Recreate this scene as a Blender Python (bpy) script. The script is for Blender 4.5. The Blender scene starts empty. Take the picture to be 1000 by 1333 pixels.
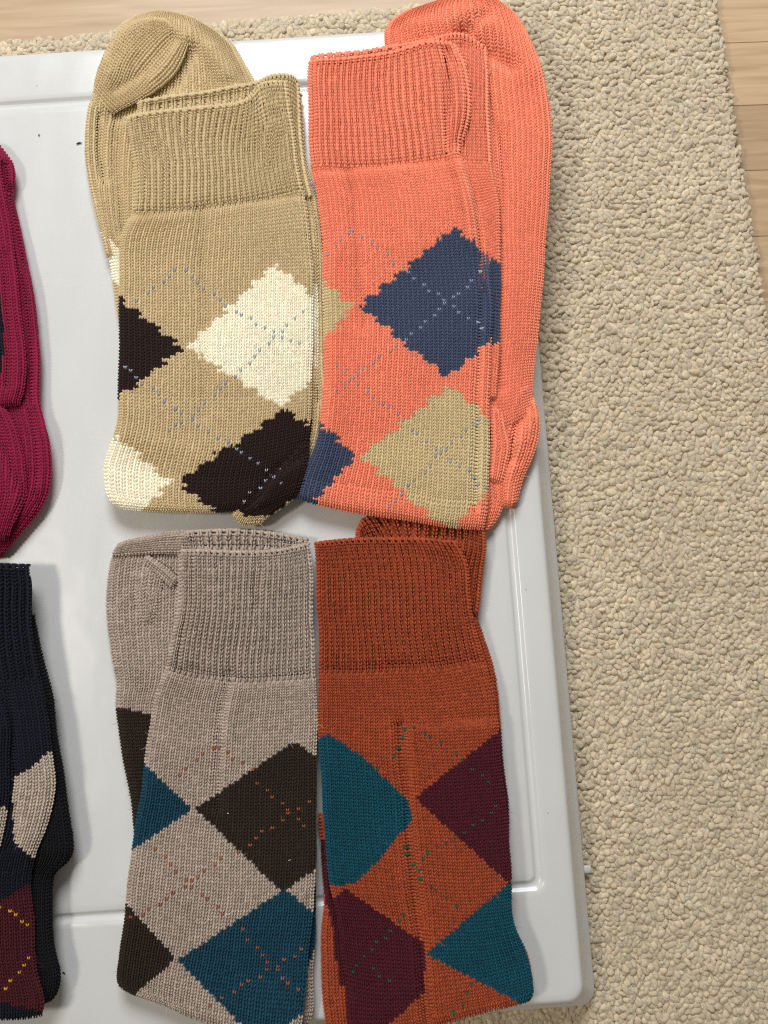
import bpy, math, random
import numpy as np
from mathutils import Vector, noise as mnoise

random.seed(7)
rng = np.random.default_rng(7)
SC = bpy.context.scene
COL = SC.collection
R = math.radians

# ------------------------------------------------------------------ camera
F, H, PITCH = 1300.0, 0.52, R(6.0)          # focal length in photo pixels, height above the lid
cam_d = bpy.data.cameras.new('camera')
cam = bpy.data.objects.new('camera', cam_d)
COL.objects.link(cam)
cam_d.sensor_fit = 'VERTICAL'
cam_d.sensor_height = 36.0
cam_d.lens = 36.0 * F / 1333.0
cam_d.clip_start, cam_d.clip_end = 0.01, 50.0
CAM = np.array([0.0, -H * math.tan(PITCH), H])
cam.location = CAM
cam.rotation_euler = (PITCH, 0, 0)
SC.camera = cam

# ------------------------------------------------------------------ light: a lit room
w = bpy.data.worlds.new('World')
SC.world = w
w.use_nodes = True
bg = w.node_tree.nodes['Background']
bg.inputs[0].default_value = (1.0, 0.90, 0.75, 1)
bg.inputs[1].default_value = 0.20

def area_light(name, loc, target, size, power, colour):
    d = bpy.data.lights.new(name, 'AREA')
    d.shape = 'DISK'
    d.size = size
    d.energy = power
    d.color = colour
    o = bpy.data.objects.new(name, d)
    COL.objects.link(o)
    o.location = loc
    o.rotation_euler = (Vector(target) - Vector(loc)).to_track_quat('-Z', 'Y').to_euler()
    return o

area_light('left_lamp', (-0.88, -0.10, 1.45), (0, 0, 0), 0.24, 8.6, (1.0, 0.94, 0.84))
area_light('ceiling_lamp', (-0.12, 1.02, 1.12), (-0.05, 0.1, 0), 0.65, 21.0, (0.95, 0.98, 1.0))

vs = SC.view_settings
vs.view_transform = 'Standard'
vs.look = 'None'
vs.gamma = 1.0
vs.exposure = 0.0
vs.use_curve_mapping = False

# ------------------------------------------------------------------ helpers
CP, SP = math.cos(PITCH), math.sin(PITCH)

def unproj(p, z):
    """photo pixels (N,2) -> world points on the level plane at height z"""
    p = np.asarray(p, float)
    x = (p[..., 0] - 500.0) / F
    y = -(p[..., 1] - 666.5) / F
    dy = y * CP + SP
    dz = y * SP - CP
    t = (z - CAM[2]) / dz
    return np.stack([CAM[0] + x * t, CAM[1] + dy * t, np.broadcast_to(z, t.shape) + 0 * t], -1)

def proj(P):
    q = P - CAM
    y = q[..., 1] * CP + q[..., 2] * SP
    z = -q[..., 1] * SP + q[..., 2] * CP
    return np.stack([500 + F * q[..., 0] / -z, 666.5 - F * y / -z], -1)

def lin(c):
    r = []
    for v in c:
        v /= 255.0
        r.append(v / 12.92 if v <= 0.04045 else ((v + 0.055) / 1.055) ** 2.4)
    return np.array(r)

def tag(o, label=None, cat=None, group=None, kind=None):
    if label: o['label'] = label
    if cat: o['category'] = cat
    if group: o['group'] = group
    if kind: o['kind'] = kind
    return o

def empty(name, loc=(0, 0, 0)):
    o = bpy.data.objects.new(name, None)
    COL.objects.link(o)
    o.location = loc
    o.empty_display_size = 0.02
    return o

def mesh_np(name, V, Q, mat, parent=None, colours=None, smooth=True):
    """mesh object from arrays: V (n,3) world, Q (m,4) or (m,3)"""
    me = bpy.data.meshes.new(name)
    k = Q.shape[1]
    me.vertices.add(len(V))
    me.vertices.foreach_set('co', np.ascontiguousarray(V, dtype=np.float32).ravel())
    me.loops.add(Q.size)
    me.loops.foreach_set('vertex_index', np.ascontiguousarray(Q, dtype=np.int32).ravel())
    me.polygons.add(len(Q))
    me.polygons.foreach_set('loop_start', np.arange(0, Q.size, k, dtype=np.int32))
    me.polygons.foreach_set('loop_total', np.full(len(Q), k, dtype=np.int32))
    me.polygons.foreach_set('use_smooth', np.full(len(Q), smooth, dtype=bool))
    if colours is not None:
        at = me.color_attributes.new('yarn', 'FLOAT_COLOR', 'POINT')
        c4 = np.ones((len(V), 4), np.float32)
        c4[:, :3] = colours
        at.data.foreach_set('color', c4.ravel())
    me.update()
    me.validate()
    me.materials.append(mat)
    o = bpy.data.objects.new(name, me)
    COL.objects.link(o)
    if parent is not None:
        o.parent = parent
        o.matrix_parent_inverse = parent.matrix_basis.inverted()
    return o

# ------------------------------------------------------------------ materials
def new_mat(name):
    m = bpy.data.materials.new(name)
    m.use_nodes = True
    nt = m.node_tree
    return m, nt, nt.nodes['Principled BSDF']

def N(nt, typ, **kw):
    n = nt.nodes.new(typ)
    for k, v in kw.items():
        setattr(n, k, v)
    return n

def yarn_material(name, mottle=0.18, sheen=0.25, rough=0.85):
    m, nt, b = new_mat(name)
    at = N(nt, 'ShaderNodeAttribute', attribute_name='yarn')
    tc = N(nt, 'ShaderNodeTexCoord')
    no = N(nt, 'ShaderNodeTexNoise')
    no.inputs['Scale'].default_value = 1400
    no.inputs['Detail'].default_value = 3
    nt.links.new(tc.outputs['Object'], no.inputs['Vector'])
    mr = N(nt, 'ShaderNodeMapRange')
    mr.inputs[1].default_value, mr.inputs[2].default_value = 0.3, 0.7
    mr.inputs[3].default_value, mr.inputs[4].default_value = 1 - mottle, 1 + mottle
    nt.links.new(no.outputs[0], mr.inputs[0])
    mx = N(nt, 'ShaderNodeMix', data_type='RGBA', blend_type='MULTIPLY')
    mx.inputs[0].default_value = 1
    nt.links.new(at.outputs['Color'], mx.inputs[6])
    nt.links.new(mr.outputs[0], mx.inputs[7])
    nt.links.new(mx.outputs[2], b.inputs['Base Color'])
    b.inputs['Roughness'].default_value = rough
    b.inputs['Specular IOR Level'].default_value = 0.25
    b.inputs['Sheen Weight'].default_value = sheen
    b.inputs['Sheen Roughness'].default_value = 0.5
    return m

M_COTTON = yarn_material('cotton_yarn', 0.14, 0.12)
M_WOOL = yarn_material('wool_yarn', 0.30, 0.06)

def plastic_material():
    m, nt, b = new_mat('white_plastic')
    tc = N(nt, 'ShaderNodeTexCoord')
    no = N(nt, 'ShaderNodeTexNoise')
    no.inputs['Scale'].default_value = 9
    no.inputs['Detail'].default_value = 4
    nt.links.new(tc.outputs['Object'], no.inputs['Vector'])
    cr = N(nt, 'ShaderNodeValToRGB')
    cr.color_ramp.elements[0].position, cr.color_ramp.elements[1].position = 0.3, 0.7
    cr.color_ramp.elements[0].color = (0.60, 0.60, 0.59, 1)
    cr.color_ramp.elements[1].color = (0.64, 0.645, 0.64, 1)
    nt.links.new(no.outputs[0], cr.inputs[0])
    vo = N(nt, 'ShaderNodeTexVoronoi')
    vo.inputs['Scale'].default_value = 95
    nt.links.new(tc.outputs['Object'], vo.inputs['Vector'])
    lt = N(nt, 'ShaderNodeMath', operation='LESS_THAN')
    lt.inputs[1].default_value = 0.045
    nt.links.new(vo.outputs['Distance'], lt.inputs[0])
    sx = N(nt, 'ShaderNodeSeparateColor')
    nt.links.new(vo.outputs['Color'], sx.inputs[0])
    gt = N(nt, 'ShaderNodeMath', operation='GREATER_THAN')
    gt.inputs[1].default_value = 0.88
    nt.links.new(sx.outputs[0], gt.inputs[0])
    an = N(nt, 'ShaderNodeMath', operation='MULTIPLY')
    nt.links.new(lt.outputs[0], an.inputs[0])
    nt.links.new(gt.outputs[0], an.inputs[1])
    a2 = N(nt, 'ShaderNodeMath', operation='MULTIPLY')
    a2.inputs[1].default_value = 0.55
    nt.links.new(an.outputs[0], a2.inputs[0])
    dm = N(nt, 'ShaderNodeMix', data_type='RGBA')
    dm.inputs[7].default_value = (0.22, 0.20, 0.17, 1)
    nt.links.new(a2.outputs[0], dm.inputs[0])
    nt.links.new(cr.outputs[0], dm.inputs[6])
    nt.links.new(dm.outputs[2], b.inputs['Base Color'])
    # scuffed gloss
    n2 = N(nt, 'ShaderNodeTexNoise')
    n2.inputs['Scale'].default_value = 60
    n2.inputs['Detail'].default_value = 6
    mp = N(nt, 'ShaderNodeMapping')
    mp.inputs['Scale'].default_value = (1, 0.25, 1)
    mp.inputs['Rotation'].default_value = (0, 0, 0.6)
    nt.links.new(tc.outputs['Object'], mp.inputs[0])
    nt.links.new(mp.outputs[0], n2.inputs['Vector'])
    mr = N(nt, 'ShaderNodeMapRange')
    mr.inputs[1].default_value, mr.inputs[2].default_value = 0.3, 0.75
    mr.inputs[3].default_value, mr.inputs[4].default_value = 0.16, 0.34
    nt.links.new(n2.outputs[0], mr.inputs[0])
    n4 = N(nt, 'ShaderNodeTexNoise')
    n4.inputs['Scale'].default_value = 1.0
    n4.inputs['Detail'].default_value = 5
    mp4 = N(nt, 'ShaderNodeMapping')
    mp4.inputs['Scale'].default_value = (18, 900, 1)
    mp4.inputs['Rotation'].default_value = (0, 0, -0.5)
    nt.links.new(tc.outputs['Object'], mp4.inputs[0])
    nt.links.new(mp4.outputs[0], n4.inputs['Vector'])
    scr = N(nt, 'ShaderNodeMapRange')
    scr.inputs[1].default_value, scr.inputs[2].default_value = 0.66, 0.74
    scr.inputs[3].default_value, scr.inputs[4].default_value = 0.0, 0.22
    nt.links.new(n4.outputs[0], scr.inputs[0])
    sm = N(nt, 'ShaderNodeMath', operation='ADD')
    nt.links.new(mr.outputs[0], sm.inputs[0])
    nt.links.new(scr.outputs[0], sm.inputs[1])
    nt.links.new(sm.outputs[0], b.inputs['Roughness'])
    n3 = N(nt, 'ShaderNodeTexNoise')
    n3.inputs['Scale'].default_value = 26
    n3.inputs['Detail'].default_value = 2
    nt.links.new(tc.outputs['Object'], n3.inputs['Vector'])
    bp = N(nt, 'ShaderNodeBump')
    bp.inputs['Strength'].default_value = 0.12
    bp.inputs['Distance'].default_value = 0.004
    nt.links.new(n3.outputs[0], bp.inputs['Height'])
    nt.links.new(bp.outputs[0], b.inputs['Normal'])
    b.inputs['Subsurface Weight'].default_value = 0.08
    b.inputs['Subsurface Radius'].default_value = (0.004, 0.004, 0.004)
    return m
M_PLASTIC = plastic_material()

def pile_material():
    m, nt, b = new_mat('wool_loop_pile')
    at = N(nt, 'ShaderNodeAttribute', attribute_name='yarn')
    tc = N(nt, 'ShaderNodeTexCoord')
    no = N(nt, 'ShaderNodeTexNoise')
    no.inputs['Scale'].default_value = 900
    no.inputs['Detail'].default_value = 4
    nt.links.new(tc.outputs['Object'], no.inputs['Vector'])
    mr = N(nt, 'ShaderNodeMapRange')
    mr.inputs[1].default_value, mr.inputs[2].default_value = 0.3, 0.7
    mr.inputs[3].default_value, mr.inputs[4].default_value = 0.84, 1.12
    nt.links.new(no.outputs[0], mr.inputs[0])
    mx = N(nt, 'ShaderNodeMix', data_type='RGBA', blend_type='MULTIPLY')
    mx.inputs[0].default_value = 1
    nt.links.new(at.outputs['Color'], mx.inputs[6])
    nt.links.new(mr.outputs[0], mx.inputs[7])
    nt.links.new(mx.outputs[2], b.inputs['Base Color'])
    bp = N(nt, 'ShaderNodeBump')
    bp.inputs['Strength'].default_value = 0.5
    bp.inputs['Distance'].default_value = 0.0006
    nt.links.new(no.outputs[0], bp.inputs['Height'])
    nt.links.new(bp.outputs[0], b.inputs['Normal'])
    b.inputs['Roughness'].default_value = 0.9
    b.inputs['Specular IOR Level'].default_value = 0.2
    b.inputs['Sheen Weight'].default_value = 0.3
    b.inputs['Subsurface Weight'].default_value = 0.4
    b.inputs['Subsurface Radius'].default_value = (0.0020, 0.0017, 0.0014)
    b.inputs['Subsurface Scale'].default_value = 1.0
    return m
M_PILE = pile_material()

def plain_material(name, c, rough=0.8):
    m, nt, b = new_mat(name)
    tc = N(nt, 'ShaderNodeTexCoord')
    no = N(nt, 'ShaderNodeTexNoise')
    no.inputs['Scale'].default_value = 400
    nt.links.new(tc.outputs['Object'], no.inputs['Vector'])
    cr = N(nt, 'ShaderNodeValToRGB')
    cr.color_ramp.elements[0].color = (*(c * 0.8), 1)
    cr.color_ramp.elements[1].color = (*np.minimum(c * 1.15, 1), 1)
    nt.links.new(no.outputs[0], cr.inputs[0])
    nt.links.new(cr.outputs[0], b.inputs['Base Color'])
    b.inputs['Roughness'].default_value = rough
    return m
M_BACKING = plain_material('rug_backing', lin((190, 175, 146)), 0.95)
M_CRUMB = plain_material('dark_crumb', lin((50, 42, 34)), 0.8)
M_LINT = plain_material('pale_lint', lin((225, 215, 190)), 0.9)
M_SUBFLOOR = plain_material('subfloor', lin((120, 90, 60)), 0.9)

def wood_material():
    m, nt, b = new_mat('oak_plank')
    tc = N(nt, 'ShaderNodeTexCoord')
    oi = N(nt, 'ShaderNodeObjectInfo')
    add = N(nt, 'ShaderNodeVectorMath', operation='MULTIPLY_ADD')
    add.inputs[1].default_value = (1, 1, 1)
    cmb = N(nt, 'ShaderNodeCombineXYZ')
    ml = N(nt, 'ShaderNodeMath', operation='MULTIPLY')
    ml.inputs[1].default_value = 37.0
    nt.links.new(oi.outputs['Random'], ml.inputs[0])
    nt.links.new(ml.outputs[0], cmb.inputs[0])
    nt.links.new(ml.outputs[0], cmb.inputs[1])
    nt.links.new(tc.outputs['Object'], add.inputs[0])
    nt.links.new(cmb.outputs[0], add.inputs[2])
    mp = N(nt, 'ShaderNodeMapping')
    mp.inputs['Scale'].default_value = (14, 210, 1)
    nt.links.new(add.outputs[0], mp.inputs[0])
    no = N(nt, 'ShaderNodeTexNoise')
    no.inputs['Scale'].default_value = 1.0
    no.inputs['Detail'].default_value = 6
    no.inputs['Distortion'].default_value = 0.6
    nt.links.new(mp.outputs[0], no.inputs['Vector'])
    cr = N(nt, 'ShaderNodeValToRGB')
    e = cr.color_ramp.elements
    e[0].position, e[1].position = 0.28, 0.72
    e[0].color = (*lin((182, 149, 112)), 1)
    e[1].color = (*lin((214, 185, 148)), 1)
    nt.links.new(no.outputs[0], cr.inputs[0])
    mr = N(nt, 'ShaderNodeMapRange')
    mr.inputs[3].default_value, mr.inputs[4].default_value = 0.74, 0.94
    nt.links.new(oi.outputs['Random'], mr.inputs[0])
    mx = N(nt, 'ShaderNodeMix', data_type='RGBA', blend_type='MULTIPLY')
    mx.inputs[0].default_value = 1
    nt.links.new(cr.outputs[0], mx.inputs[6])
    nt.links.new(mr.outputs[0], mx.inputs[7])
    nt.links.new(mx.outputs[2], b.inputs['Base Color'])
    b.inputs['Roughness'].default_value = 0.45
    return m
M_WOOD = wood_material()

# ------------------------------------------------------------------ floor of oak strips
Z_RUG = -0.026          # top of the rug pile, lid panel is z = 0
Z_FLOOR = -0.038
PHI_FLOOR = R(2.0)
floor = mesh_np('floor', np.array([[-3, -3, Z_FLOOR - 0.004], [3, -3, Z_FLOOR - 0.004], [3, 3, Z_FLOOR - 0.004], [-3, 3, Z_FLOOR - 0.004]]),
                np.array([[0, 1, 2, 3]]), M_SUBFLOOR, None, None, False)
tag(floor, kind='structure')

def plank(cx, cy, lx, ly):
    x, y, z = lx / 2 - 0.00012, ly / 2 - 0.00012, 0.004
    b = 0.00025
    V = []
    for zz, i in ((-z, 0), (-b, 0), (0, b)):
        V += [(-x + i, -y + i, zz), (x - i, -y + i, zz), (x - i, y - i, zz), (-x + i, y - i, zz)]
    Q = [(8, 9, 10, 11)]
    for k in (0, 4):
        for i in range(4):
            j = (i + 1) % 4
            Q.append((k + i, k + j, k + 4 + j, k + 4 + i))
    o = mesh_np('plank', np.array(V), np.array(Q), M_WOOD, floor, None, False)
    o.location = (cx, cy, Z_FLOOR)
    o.rotation_euler = (0, 0, PHI_FLOOR)
    return o

def strip_rows(ys_px, x_px, x0, x1):
    """strips between successive joints seen at column x_px, reaching from world x0 to x1"""
    pts = unproj([(x_px, y) for y in ys_px], Z_FLOOR)
    for a, b in zip(pts[:-1], pts[1:]):
        lx = x1 - x0
        cx = (x0 + x1) / 2
        cy = (a[1] + b[1]) / 2 + math.tan(PHI_FLOOR) * (cx - a[0])
        plank(cx, cy, lx / math.cos(PHI_FLOOR), abs(a[1] - b[1]) * math.cos(PHI_FLOOR))

strip_rows([-215, -128, -40, 55, 137, 222, 308, 394, 482, 572], 975, 0.130, 0.42)
strip_rows([-240, -150, -60, 70], 225, -0.32, 0.1295)

# ------------------------------------------------------------------ lid
# outer right edge and outer top edge from the photograph
zl = -0.018
b_r = unproj((772, 1309), zl)[:2]
t_r = unproj((674, 14), -0.004)[:2]
u_dir = unproj((500, 21), -0.004)[:2] - unproj((0, 56), -0.004)[:2]
v_dir = t_r - b_r
PHI = 0.5 * (math.atan2(u_dir[1], u_dir[0]) + math.atan2(-v_dir[0], v_dir[1]))
LW, LH = 0.44, float(np.linalg.norm(v_dir))
ex, ey = np.array([math.cos(PHI), math.sin(PHI)]), np.array([-math.sin(PHI), math.cos(PHI)])
LC = (b_r + t_r) / 2 - ex * LW / 2

def rrect(l, r, t, b, rad, z, n=10):
    """rounded rectangle ring; insets from the lid's outline"""
    x0, x1, y0, y1 = -LW / 2 + l, LW / 2 - r, -LH / 2 + b, LH / 2 - t
    pts = []
    for cx, cy, a0 in ((x1 - rad, y1 - rad, 0), (x0 + rad, y1 - rad, 90), (x0 + rad, y0 + rad, 180), (x1 - rad, y0 + rad, 270)):
        for k in range(n):
            a = R(a0 + 90 * k / (n - 1))
            pts.append((cx + rad * math.cos(a), cy + rad * math.sin(a), z))
    return pts

lid = empty('bin_lid', (LC[0], LC[1], Z_RUG))
lid.rotation_euler = (0, 0, PHI)
tag(lid, 'white glossy plastic storage bin lid lying on the beige rug', 'lid')

def lid_local(V):
    V = np.asarray(V, float)
    x = LC[0] + V[:, 0] * ex[0] + V[:, 1] * ey[0]
    y = LC[1] + V[:, 0] * ex[1] + V[:, 1] * ey[1]
    return np.stack([x, y, V[:, 2]], -1)

def mm(x): return x * 0.001
rings = []
def same(i, z, rad): rings.append(rrect(mm(i), mm(i), mm(i), mm(i), mm(rad), mm(z)))
same(0.6, -25.0, 8)
same(0.0, -24.0, 8.5)
same(0.0, -19.0, 8.5)
same(0.4, -18.2, 8.2)
same(1.2, -17.6, 8)
same(8.0, -3.2, 8)
same(8.7, -1.6, 8)
same(9.6, -0.7, 7.6)
same(11.0, -0.3, 7)
same(14.0, 0.0, 6)
PAN = (36, 27, 39, 67)          # panel insets left, right, top, bottom (mm)
def pan(d, z, rad):
    l, r, t, b = PAN
    rings.append(rrect(mm(l + d), mm(r + d), mm(t + d), mm(b + d), mm(rad), mm(z)))
pan(-6.0, 0.3, 8); pan(-3.6, 0.25, 6); pan(-2.8, -0.1, 5.4); pan(-1.8, -1.1, 5); pan(-0.8, -1.5, 4.5)
pan(0.4, -1.4, 4); pan(1.2, -0.8, 3.6); pan(1.8, -0.25, 3.4); pan(2.6, 0.0, 3.2); pan(6, 0.0, 3)
n = len(rings[0])
V = [p for r_ in rings for p in r_]
Q = []
for k in range(len(rings) - 1):
    for i in range(n):
        j = (i + 1) % n
        Q.append((k * n + i, k * n + j, (k + 1) * n + j, (k + 1) * n + i))
lidtop = mesh_np('rim', lid_local(V), np.array(Q), M_PLASTIC, lid)
# the flat panel: a fan of the last ring, dense grid not needed
c = np.array(rings[-1])
cen = c.mean(0)
Vp = lid_local(np.vstack([c, cen]))
Qp = np.array([(i, (i + 1) % n, n) for i in range(n)])
mesh_np('panel', Vp, Qp, M_PLASTIC, lid, None, False)

def box_part(name, cx, cy, cz, sx, sy, sz, mat, parent, bev=0.3):
    x, y, z = sx / 2, sy / 2, sz / 2
    V = []
    for zz, i in ((-z, bev), (-z + bev, 0), (z - bev, 0), (z, bev)):
        V += [(cx - x + i, cy - y + i, cz + zz), (cx + x - i, cy - y + i, cz + zz), (cx + x - i, cy + y - i, cz + zz), (cx - x + i, cy + y - i, cz + zz)]
    Q = [(12, 13, 14, 15), (3, 2, 1, 0)]
    for k in (0, 4, 8):
        for i in range(4):
            j = (i + 1) % 4
            Q.append((k + i, k + j, k + 4 + j, k + 4 + i))
    return mesh_np(name, lid_local(np.array(V) * 0.001), np.array(Q), mat, parent, None, True)
p = unproj((767, 1132), -0.02)[:2] - LC
box_part('latch_tab', (p @ ex) * 1000 + - 1.0, (p @ ey) * 1000, -21.0, 4.2, 4.0, 1.6, M_PLASTIC, lid, 0.5)

# ------------------------------------------------------------------ rug
rug_r0, rug_r1 = unproj([(936, 0), (1001, 410)], Z_RUG)[:, :2]
rug_t0, rug_t1 = unproj([(0, 49), (460, 9)], Z_RUG)[:, :2]
dR = (rug_r1 - rug_r0) / np.linalg.norm(rug_r1 - rug_r0)      # heading down the picture
dT = (rug_t1 - rug_t0) / np.linalg.norm(rug_t1 - rug_t0)
nR = np.array([dR[1], -dR[0]]);  nR = nR if nR[0] < 0 else -nR   # inward normals
nT = np.array([dT[1], -dT[0]]);  nT = nT if nT[1] < 0 else -nT
rug = empty('rug', (0.1, 0, Z_FLOOR))
tag(rug, 'beige looped wool rug lying on the oak floor under the white lid', 'rug')

def in_rug(P):
    return (P - rug_r0) @ nR, (P - rug_t0) @ nT

SPC = 0.0032
gx, gy = np.meshgrid(np.arange(-0.36, 0.27, SPC), np.arange(-0.36, 0.36, SPC * 0.87), indexing='ij')
gx = gx + (np.arange(gx.shape[1]) % 2)[None, :] * SPC * 0.5
P = np.stack([gx.ravel(), gy.ravel()], -1)
P = P + rng.normal(0, SPC * 0.20, P.shape)
dr_, dt_ = in_rug(P)
q = P - LC
lx, ly = q @ ex, q @ ey
outside = np.maximum(np.abs(lx) - LW / 2, np.abs(ly) - LH / 2)
keep = (dr_ > 0.0002) & (dt_ > 0.0006) & (outside > -0.014) & (P[:, 0] > -0.25) & (P[:, 1] > -0.31) & (P[:, 0] < 0.25)
P = P[keep]
ed = np.minimum(dr_[keep], dt_[keep])
nl = len(P)
# one loop: a squashed bean, 8 x 4 rings + crown
ns, angs = 8, [0.0, 0.50, 1.0]
tv, tq = [], []
for a in angs:
    for k in range(ns):
        th = 2 * math.pi * k / ns
        tv.append((math.cos(a) ** 0.75 * math.cos(th), math.cos(a) ** 0.75 * math.sin(th), math.sin(a)))
tv.append((0, 0, 1))
tv = np.array(tv)
tri = []
for r_ in range(len(angs) - 1):
    for k in range(ns):
        k2 = (k + 1) % ns
        tri += [(r_ * ns + k, r_ * ns + k2, (r_ + 1) * ns + k2), (r_ * ns + k, (r_ + 1) * ns + k2, (r_ + 1) * ns + k)]
top = len(angs) * ns
for k in range(ns):
    tri.append(((len(angs) - 1) * ns + k, (len(angs) - 1) * ns + (k + 1) % ns, top))
tri = np.array(tri)
el = rng.uniform(0.9, 1.75, nl)
sz = rng.uniform(0.50, 0.84, nl) * SPC
rot = rng.uniform(0, math.pi, nl)
ht = rng.uniform(0.0013, 0.0021, nl)
L = np.repeat(tv[None], nl, 0)
L = L * np.stack([sz * el, sz / el ** 0.5, ht], -1)[:, None, :]
L = L * (1 + rng.normal(0, 0.06, L.shape[:2]))[..., None]
L[..., 1] += ((L[..., 0] / (sz * el)[:, None]) ** 2) * (rng.normal(0, 0.22, nl) * sz)[:, None]     # bean bend
tx, ty = rng.normal(0, 0.17, nl), rng.normal(0, 0.17, nl)
L[..., 2] += L[..., 0] * tx[:, None] + L[..., 1] * ty[:, None]
cr_, sr_ = np.cos(rot)[:, None], np.sin(rot)[:, None]
X = L[..., 0] * cr_ - L[..., 1] * sr_ + P[:, 0][:, None]
Y = L[..., 0] * sr_ + L[..., 1] * cr_ + P[:, 1][:, None]
lowf = np.array([mnoise.noise((a * 28, b * 28, 3.1)) for a, b in P])
drop = np.clip(1 - ed / 0.007, 0, 1) ** 2 * 0.0045
Z = L[..., 2] + (Z_RUG - 0.0016 + rng.normal(0, 0.00028, nl) + lowf * 0.0007 - drop)[:, None]
Vr = np.stack([X, Y, Z], -1).reshape(-1, 3)
Tr = (tri[None] + (np.arange(nl) * len(tv))[:, None, None]).reshape(-1, 3)
base = lin((202, 186, 160))
lc = base[None] * (1 + rng.normal(0, 0.08, nl) + lowf * 0.08)[:, None]
pile = mesh_np('loop_pile', Vr, Tr, M_PILE, rug, np.repeat(lc, len(tv), 0))
tag(pile, kind='stuff')
# loose wool fibres over the loops
kf = nl * 2
src = rng.integers(0, nl, kf)
th = rng.uniform(0, 2 * math.pi, kf)
th2 = th + rng.normal(0, 0.9, kf)
ln = rng.uniform(0.0008, 0.0024, kf)[:, None]
f0 = np.c_[P[src] + rng.normal(0, SPC * 0.3, (kf, 2)), Z.max(1)[src] - 0.0004]
f1 = f0 + np.stack([np.cos(th), np.sin(th), rng.uniform(0.1, 0.5, kf)], -1) * ln * 0.5
f2 = f1 + np.stack([np.cos(th2), np.sin(th2), rng.uniform(-0.4, 0.4, kf)], -1) * ln * 0.5
sd = np.stack([-np.sin(th), np.cos(th), np.zeros(kf)], -1) * 0.00004
Vf = np.stack([f0 - sd, f0 + sd, f1 - sd, f1 + sd, f2 - sd, f2 + sd], 1).reshape(-1, 3)
Qf = (np.array([(0, 1, 3, 2), (2, 3, 5, 4)])[None] + (np.arange(kf) * 6)[:, None, None]).reshape(-1, 4)
tag(mesh_np('fuzz', Vf, Qf, M_COTTON, rug, np.repeat(np.clip(lc[src] * np.array([1.12, 1.06, 0.94]), 0, 0.9), 6, 0)), kind='stuff')
# backing slab following the two straight edges
cor = rug_t0 + dT * ((rug_r0 - rug_t0) @ nR) / (dT @ nR)
c0 = cor + (nR + nT) * 0.0022
c1 = c0 + dR * 0.95
c2 = c1 - dT * 0.75
c3 = c0 - dT * 0.75
bk = np.array([c0, c1, c2, c3])
Vb = np.vstack([np.c_[bk, np.full(4, Z_FLOOR + 0.0005)], np.c_[bk, np.full(4, Z_RUG - 0.006)], np.c_[bk + (bk.mean(0) - bk) * 0.004, np.full(4, Z_RUG - 0.0013)]])
Qb = [(8, 9, 10, 11)]
for k in (0, 4):
    for i in range(4):
        j = (i + 1) % 4
        Qb.append((k + i, k + j, k + 4 + j, k + 4 + i))
mesh_np('backing', Vb, np.array(Qb), M_BACKING, rug, None, False)

# ------------------------------------------------------------------ knitting
def leg_template(a0, b0, a1, b1, wid, hgt):
    """one arm of a V stitch: a half tube from (a0,b0) to (a1,b1) in stitch space"""
    rings_ = [(0.0, 0.5, -0.1), (0.32, 1.0, 1.0), (0.68, 1.0, 1.0), (1.0, 0.5, 0.0)]
    secs = [(-1.0, -0.25), (-0.55, 0.80), (0.55, 0.80), (1.0, -0.25)]
    v = []
    for t, s, hh in rings_:
        for sa, sc_ in secs:
            v.append((a0 + (a1 - a0) * t + sa * wid * s, b0 + (b1 - b0) * t, hgt * (sc_ * s + 0.5 * (hh - 1))))
    q_ = []
    for r_ in range(3):
        for k in range(3):
            q_.append((r_ * 4 + k, r_ * 4 + k + 1, (r_ + 1) * 4 + k + 1, (r_ + 1) * 4 + k))
    return v, q_

def stitch_template(inner, outer, wid, hgt, over):
    """the two arms of a V stitch, left and right"""
    va, qa = leg_template(-inner, over, -outer, -over, wid, hgt)
    vb, qb = leg_template(inner, over, outer, -over, wid, hgt)
    return np.array([va, vb]), np.array(qa)

ST_KNIT = stitch_template(0.11, 0.36, 0.155, 0.45, 0.62)
ST_RIB = stitch_template(0.08, 0.25, 0.130, 0.46, 0.64)

def chain_template():
    v, q_ = [], []
    for t_, r_, sh in ((-0.62, 0.45, 0.25), (-0.25, 1.0, 0.0), (0.25, 1.0, -0.15), (0.62, 0.45, -0.35)):
        for k_ in range(6):
            a = 2 * math.pi * k_ / 6
            v.append((t_, 0.55 + sh + 0.62 * r_ * math.cos(a), 0.10 + 0.62 * r_ * math.sin(a)))
    for r_ in range(3):
        for k_ in range(6):
            q_.append((r_ * 6 + k_, r_ * 6 + (k_ + 1) % 6, (r_ + 1) * 6 + (k_ + 1) % 6, (r_ + 1) * 6 + k_))
    return np.array(v), np.array(q_)
CHAIN = chain_template()

def catmull(P, t):
    """P (m,...) control values at params 0..m-1, t array -> values"""
    m = len(P)
    i = np.clip(np.floor(t).astype(int), 0, m - 2)
    f = (t - i)
    sh = (slice(None),) + (None,) * (P.ndim - 1)
    p1, p2 = P[i], P[i + 1]
    p0 = np.where((i > 0)[sh], P[np.maximum(i - 1, 0)], 2 * p1 - p2)
    p3 = np.where((i < m - 2)[sh], P[np.minimum(i + 2, m - 1)], 2 * p2 - p1)
    f = f[sh]
    return 0.5 * (2 * p1 + (p2 - p0) * f + (2 * p0 - 5 * p1 + 4 * p2 - p3) * f ** 2 + (3 * p1 - p0 - 3 * p2 + p3) * f ** 3)

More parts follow.
